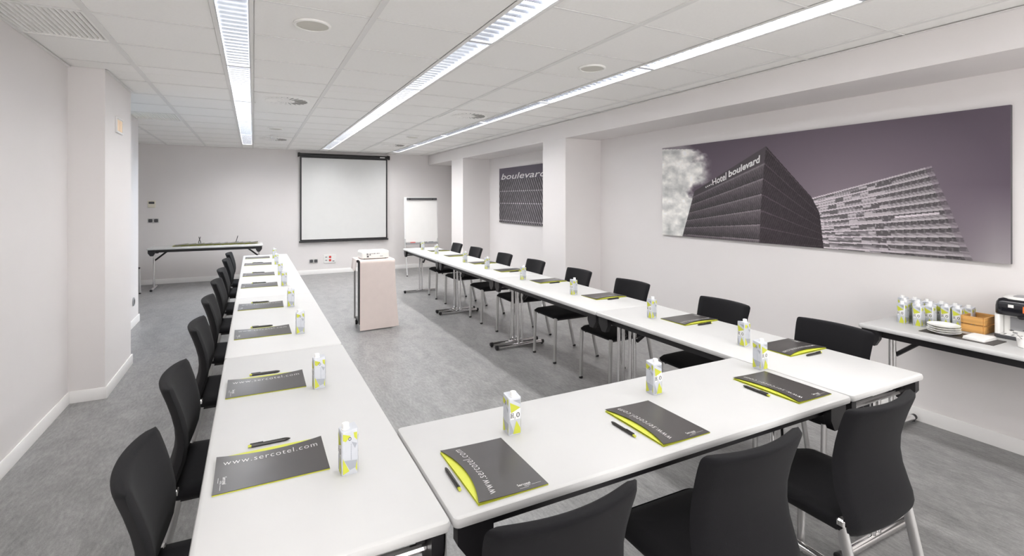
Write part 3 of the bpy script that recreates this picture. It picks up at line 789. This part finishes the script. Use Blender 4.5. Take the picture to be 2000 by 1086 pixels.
plate('wall_socket', 'silver double socket plate below the projection screen', 'socket', 1.086, .268, .165, .08, 'silver', [('socket_insert', -.042, 0, .06, .06, 'dark_grey'), ('socket_insert', .042, 0, .06, .06, 'dark_grey')])
plate('connection_plate', 'white connection plate with two red sockets', 'socket', 1.398, .300, .235, .175, 'white_plastic', [('red_socket', .005, .035, .045, .045, 'red'), ('red_socket', .005, -.03, .045, .045, 'red'), ('socket_insert', -.07, .035, .04, .02, 'mid_grey'), ('socket_insert', -.07, -.03, .04, .02, 'mid_grey'), ('socket_insert', .07, -.05, .04, .014, 'dark_grey')])
t = thing('wall_socket', 'small grey socket low on the narrow pier', 'socket', (XP2+.001, 7.37, .295))
part('faceplate', MB().tube([(0, 0, 0), (.008, 0, 0), (.011, 0, 0)], [.05, .05, .045], 20), 'mid_grey', t)
part('insert', MB().tube([(.011, 0, 0), (.013, 0, 0)], .03, 16), 'dark_grey', t)

# flip chart
t = thing('flip_chart', 'white flip chart easel on thin metal legs', 'flip chart', (3.065, 9.93, 0))
tilt = .06
def fp(x, s, d=0): return (x, d+(s-.62)*tilt, s)
bd = MB()
def fbox(x0, x1, s0, s1, d0, d1):
    return MB().add([fp(x, s, d) for s in (s0, s1) for d in (d0, d1) for x in (x0, x1)], [(0, 2, 3, 1), (4, 5, 7, 6), (0, 1, 5, 4), (1, 3, 7, 5), (3, 2, 6, 7), (2, 0, 4, 6)])
part('board', fbox(-.35, .35, .645, 1.565, -.008, .012), 'board_white', t)
part('paper_pad', fbox(-.325, .335, .655, 1.545, -.016, -.0085), 'paper', t)
cb = part('clamp_bar', fbox(-.30, .34, 1.505, 1.553, -.03, -.0165), 'dark_grey', t)
for x in (-.24, .24): part('knob', MB().tube([fp(x, 1.525, -.045), fp(x, 1.525, -.03)], .016, 12), 'black_plastic', cb)
part('tray', fbox(-.33, .33, .612, .640, -.07, .0), 'mid_grey', t)
for x in (-1, 1):
    l = part('leg', MB().tube([(x*.34, .0, .72), (x*.345, -.03, .60), (x*.365, -.25, .012)], .011, 10), 'silver', t); part('foot_cap', MB().tube([(x*.365, -.25, 0), (x*.365, -.25, .02)], .014, 10), 'black_plastic', l)
l = part('leg', MB().tube([(.0, .05, 1.25), (.07, .33, .012)], .011, 10), 'dark_grey', t); part('foot_cap', MB().tube([(.07, .33, 0), (.07, .33, .02)], .014, 10), 'black_plastic', l)
part('hinge_box', MB().box(-.345, -.20, -.12, -.03, .39, .47), 'black_plastic', t)
part('stay', MB().tube([(-.343, -.06, .52), (-.30, -.07, .44)], .008, 8), 'silver', t)
mk = lambda m: MB().tube([(-.05, 0, .009), (.05, 0, .009)], .008, 10).mesh('marker', m)
for x, m, c in ((-.19, 'red', 'red marker'), (.06, 'mid_grey', 'grey marker nearer the red one'), (.19, 'mid_grey', 'grey marker farther from the red one')):
    tag(link('marker', mk(m), None, (3.065+x, 9.93-.038, .639)), f'{c}, lying in the flip chart tray', 'marker', 'markers in the flip chart tray')

# back table: row of overlapping folders and two pen cups
TB = T-.008
for k in range(10):
    x = -1.13+.122*k
    o = folder(f'dark grey folder in the overlapping row on the far table, {ORD[k]} from the thermostat side', (x, 10.34, TB+.004+.0006*k), .0, 'folders in a row on the far table')
    o.rotation_euler = (0, -.115, .0); o.location.z = TB+.0128
for x, angs, lab, kd in ((-.86, ((.28, 0), (-.30, .3)), 'clear cup with two crossed black pens on the far table', 'crossed'), (-.27, ((.22, .1), (.26, .4)), 'clear cup with two leaning black pens on the far table', 'parallel')):
    c = thing('pen_cup', lab, 'cup', (x, 10.49, TB))
    part('cup', MB().rings([[(r*math.cos(2*PI*k/20), r*math.sin(2*PI*k/20), z) for k in range(20)] for r, z in ((.024, 0), (.027, .04), (.0255, .04), (.0225, .004), (.002, .004))]), 'glass', c)
    for qi, (a, q) in enumerate(angs):
        p = pen(f'black pen of the {kd} pair in a clear cup, the {["nearer to", "farther from"][qi]+" the screen" if kd == "parallel" else ["one leaning to the screen", "one leaning to the thermostat"][qi]}', (x-a*.02, 10.49+.01*q, TB+.075), 0, 'pens in the clear cups')
        p.rotation_euler = (PI/2-.05, a, 0)

# ------------------------------------------------------------------ printed pictures (flat prints on thick boards)
def vnoise(x, y, seed=0):
    xi = np.floor(x).astype(int); yi = np.floor(y).astype(int); xf = x-xi; yf = y-yi
    h = lambda a, b: np.modf(np.abs(np.sin(a*127.1+b*311.7+seed*74.7)*43758.5453))[0]
    u = xf*xf*(3-2*xf); v = yf*yf*(3-2*yf)
    return (h(xi, yi)*(1-u)+h(xi+1, yi)*u)*(1-v)+(h(xi, yi+1)*(1-u)+h(xi+1, yi+1)*u)*v
def fbm(x, y, seed=0, o=5):
    r = 0; a = .5
    for k in range(o): r = r+a*vnoise(x*2**k, y*2**k, seed+k); a *= .5
    return r
def inside(x, y, poly):
    r = np.zeros_like(x, bool); n = len(poly)
    for i in range(n):
        (x1, y1), (x2, y2) = poly[i], poly[(i+1) % n]
        c = ((y1 > y) != (y2 > y)) & (x < (x2-x1)*(y-y1)/((y2-y1) if y2 != y1 else 1e-9)+x1); r ^= c
    return r
def homog(src, dst):
    A = []; 
    for (x, y), (u, v) in zip(src, dst):
        A += [[x, y, 1, 0, 0, 0, -u*x, -u*y, -u], [0, 0, 0, x, y, 1, -v*x, -v*y, -v]]
    return np.linalg.svd(np.array(A, float))[2][-1].reshape(3, 3)
def picture_mesh(name, Wd, Hh, nx, ny, fn, th=.025):
    # front face towards -x, u runs towards -y
    u, v = np.meshgrid(np.linspace(0, 1, nx+1), np.linspace(0, 1, ny+1))
    col = fn(u, v)/255.0
    lin = np.where(col <= .04045, col/12.92, ((np.clip(col, 0, 1)+.055)/1.055)**2.4)*1.30
    verts = np.stack([np.zeros(u.size), -(u.ravel())*Wd, -(v.ravel())*Hh], 1)
    idx = np.arange(u.size).reshape(ny+1, nx+1)
    f = np.stack([idx[:-1, :-1].ravel(), idx[1:, :-1].ravel(), idx[1:, 1:].ravel(), idx[:-1, 1:].ravel()], 1)
    m = bpy.data.meshes.new(name); m.from_pydata(verts.tolist(), [], f.tolist())
    at = m.color_attributes.new('Print', 'FLOAT_COLOR', 'POINT')
    at.data.foreach_set('color', np.concatenate([lin.reshape(-1, 3), np.ones((u.size, 1))], 1).astype(np.float32).ravel())
    m.materials.append(MAT['photo_print']); m.update(); return m
QUAD = [(35, 250), (1926, 25), (1938, 875), (42, 728)]
HM = homog([(0, 0), (1, 0), (1, 1), (0, 1)], QUAD)
HI = np.linalg.inv(HM)
def to_px(u, v):
    d = HM[2, 0]*u+HM[2, 1]*v+HM[2, 2]
    return (HM[0, 0]*u+HM[0, 1]*v+HM[0, 2])/d, (HM[1, 0]*u+HM[1, 1]*v+HM[1, 2])/d
def to_uv(x, y):
    d = HI[2, 0]*x+HI[2, 1]*y+HI[2, 2]
    return (HI[0, 0]*x+HI[0, 1]*y+HI[0, 2])/d, (HI[1, 0]*x+HI[1, 1]*y+HI[1, 2])/d
def big_picture(u, v):
    x, y = to_px(u, v)
    top = np.array([82, 72, 82.]); mid = np.array([118, 108, 115.]); low = np.array([140, 134, 137.])
    dist = np.clip((np.hypot((x-1050)/900, (y-560)/620)), 0, 1)[..., None]
    sky = mid*(1-dist)+top*dist
    k = np.clip((y-450)/420, 0, 1)[..., None]*np.clip((x-1500)/350, 0, 1)[..., None]
    sky = sky*(1-k)+low*k
    c = sky
    n = fbm(x/95, y/80, 3); n2 = fbm(x/40, y/34, 9)
    edge = 235+60*np.sin((y-250)/70)*.6+(y-300)*.12
    m = np.clip((n*1.5+(edge-x)/170-.75)*3.2, 0, 1)
    m = m*np.clip((320-x)/60, 0, 1)*np.where(y < 255, .35, 1)
    sh = np.clip(.55+1.1*(n2-.42)+.25*(n-.5), 0, 1)
    cloud = np.stack([130+115*sh, 132+110*sh, 132+105*sh], -1)
    c = c*(1-m[..., None])+cloud*m[..., None]
    # far tower with projecting slabs
    s = (x-880)/(1560-880)
    yl = lambda t: 522+(800-522)*t; yr = lambda t: 338+(845-338)*t
    den = (278)+(507-278)*s
    t = (y-(522+(338-522)*s))/den
    right = 1508+(1738-1508)*np.clip((y-340)/515, 0, 1.1)
    B = (x > 872) & (t > 0) & (x < right) & (y > 330)
    fl = t*10.5; ff = fl-np.floor(fl); fi = np.floor(fl)
    g = np.full_like(x, 108.)
    g = np.where(ff < .22, 172, g); g = np.where((ff >= .22) & (ff < .32), 60, g)
    g = np.where(ff > .62, 132+20*np.sin(ff*60), g)
    cell = vnoise(np.floor((x+37*fi)/45), fi*3.0+np.floor(ff*3), 5)
    g = np.where((s < .62) & (ff > .30), np.where(cell > .62, 82, np.where(cell < .3, 158, g)), g)
    g = np.where((s > .50) & (ff > .34) & (ff < .66), 78+26*(np.sin(x/6.) > .7), g)
    g = np.where((fi == 5) & (ff > .4) & (ff < .65) & (s > .65) & (s < 1.0), 200, g)
    g = g*(.94+.12*vnoise(x/3, y/3, 2))
    g = g*np.clip(1.15-.25*s, .8, 1.15)
    gc = np.stack([g, g*.955, g*.98], -1)
    fade = np.where((x > right-38), .5, 1.)[..., None]
    c = np.where(B[..., None], gc*fade+c*(1-fade), c)
    # near block, dark shingled skin
    Lf = inside(x, y, [(615, 240), (220, 487), (155, 740), (584, 775)])
    s = np.clip((612-x)/(612-190), 0, 1)
    t = (y-(240+247*s))/((770+(735-770)*s)-(240+247*s))
    fl = t*6.2; ff = fl-np.floor(fl)
    g = 62+30*np.clip(1-ff*1.3, 0, 1)+14*vnoise(x/7, y/9, 4)
    g = g+22*(np.abs(ff-.05) < .05)-14*(ff > .93)
    g = g+9*np.sin(x*.55+np.sin(fl*16)*1.5)
    g = np.where(t < .175, 74, g)+26*np.clip(1-np.abs(t-.18)*50, 0, 1)
    g = g*(1-.18*s)
    c = np.where(Lf[..., None], np.stack([g, g*.93, g*.97], -1), c)
    Rf = inside(x, y, [(615, 240), (870, 520), (915, 605), (940, 800), (584, 775), (596, 480)])
    s = np.clip((x-605)/(930-605), 0, 1)
    yt = 240+350*s; t = (y-yt)/((790)-yt+.01)
    fl = t*6.2; ff = fl-np.floor(fl)
    g = 50+10*vnoise(x/8, y/8, 6)+22*(ff < .07)+6*np.sin(x*.5+y*.2)
    g = g*(1-.15*s)
    c = np.where(Rf[..., None], np.stack([g, g*.88, g*.95], -1), c)
    return c
PW, PH = 2.865, .957
t = thing('wall_picture', 'wide grey photograph print of two hotel towers on the wall', 'picture', (XR-.026, 4.155, 2.085))
part('board', MB().box(.0006, .025, -PW, 0, -PH, 0), 'dark_grey', t)
link('print', picture_mesh('print', PW, PH, 620, 210, big_picture), t)
def sign(mb, words, p0, p1, up0, up1, uv, Wd, Hh, bold=.02):
    # words between baseline p0-p1 and cap line up0-up1 (crop pixels -> print)
    v, f = text_verts(words, 1, 1, 1.0, bold)
    vs = []
    for a, b in v:
        x = (p0[0]*(1-a)+p1[0]*a)*(1-b)+(up0[0]*(1-a)+up1[0]*a)*b
        y = (p0[1]*(1-a)+p1[1]*a)*(1-b)+(up0[1]*(1-a)+up1[1]*a)*b
        U, V = uv(x, y); vs.append((-.0012, -U*Wd, -V*Hh))
    mb.add(vs, f)
lt = MB(); sign(lt, 'Hotel', (322, 455), (397, 424), (318, 425), (398, 382), to_uv, PW, PH); part('lettering', lt, 'print_white', t, smooth=False)
lt = MB(); sign(lt, 'boulevard', (410, 412), (581, 330), (410, 376), (583, 288), to_uv, PW, PH, .03); part('lettering', lt, 'print_white', t, smooth=False)
for k in range(4):
    x, y = 285+9.5*k, 465-4.8*k
    st = []
    for q in range(10):
        r = (6 if q % 2 == 0 else 2.6); a = PI/2+q*PI/5; U, V = to_uv(x+r*.8*math.cos(a), y-r*math.sin(a)); st.append((-.0012, -U*PW, -V*PH))
    part('star', MB().add(st, [tuple(range(10))]), 'print_white', t, smooth=False)
# smaller picture with the shingled facade
QW, QH = 2.0, .985
def small_picture(u, v):
    x = u*QW*1000; y = v*1000.
    sky = np.array([82, 76, 86.]); c = np.ones(u.shape+(3,))*sky
    d = 200+30*0
    rows = (y-215)/58.
    ph = x/72.+.5*np.floor(rows)
    r = rows-np.floor(rows); q = ph-np.floor(ph)
    sl = np.clip(1-np.abs(q-.25-.45*r)*4.2, 0, 1)
    band = np.clip(1-np.minimum(np.minimum(np.abs(y-425), np.abs(y-645)), np.abs(y-955))/14, 0, 1)
    g = 44+92*sl*(.6+.6*vnoise(x/60, y/40, 3))+110*band*(q < .5)
    g = g+18*np.clip(x/900, 0, 1)
    m = (y > 215)[..., None]
    c = np.where(m, np.stack([g, g*.96, g*1.0], -1), c)
    return c
t = thing('wall_picture', 'square grey photograph print of a shingled facade between the columns', 'picture', (XR-.026, 8.285, 2.085))
part('board', MB().box(.0006, .025, -QW, 0, -QH, 0), 'dark_grey', t)
link('print', picture_mesh('print', QW, QH, 400, 200, small_picture), t)
lt = MB()
v, f = text_verts('boulevard', 1.60, .105, 1.0, .006, .25)
lt.add([(-.0012, -.085-a, -.205+b) for a, b in v], f)
part('lettering', lt, 'print_white', t, smooth=False)
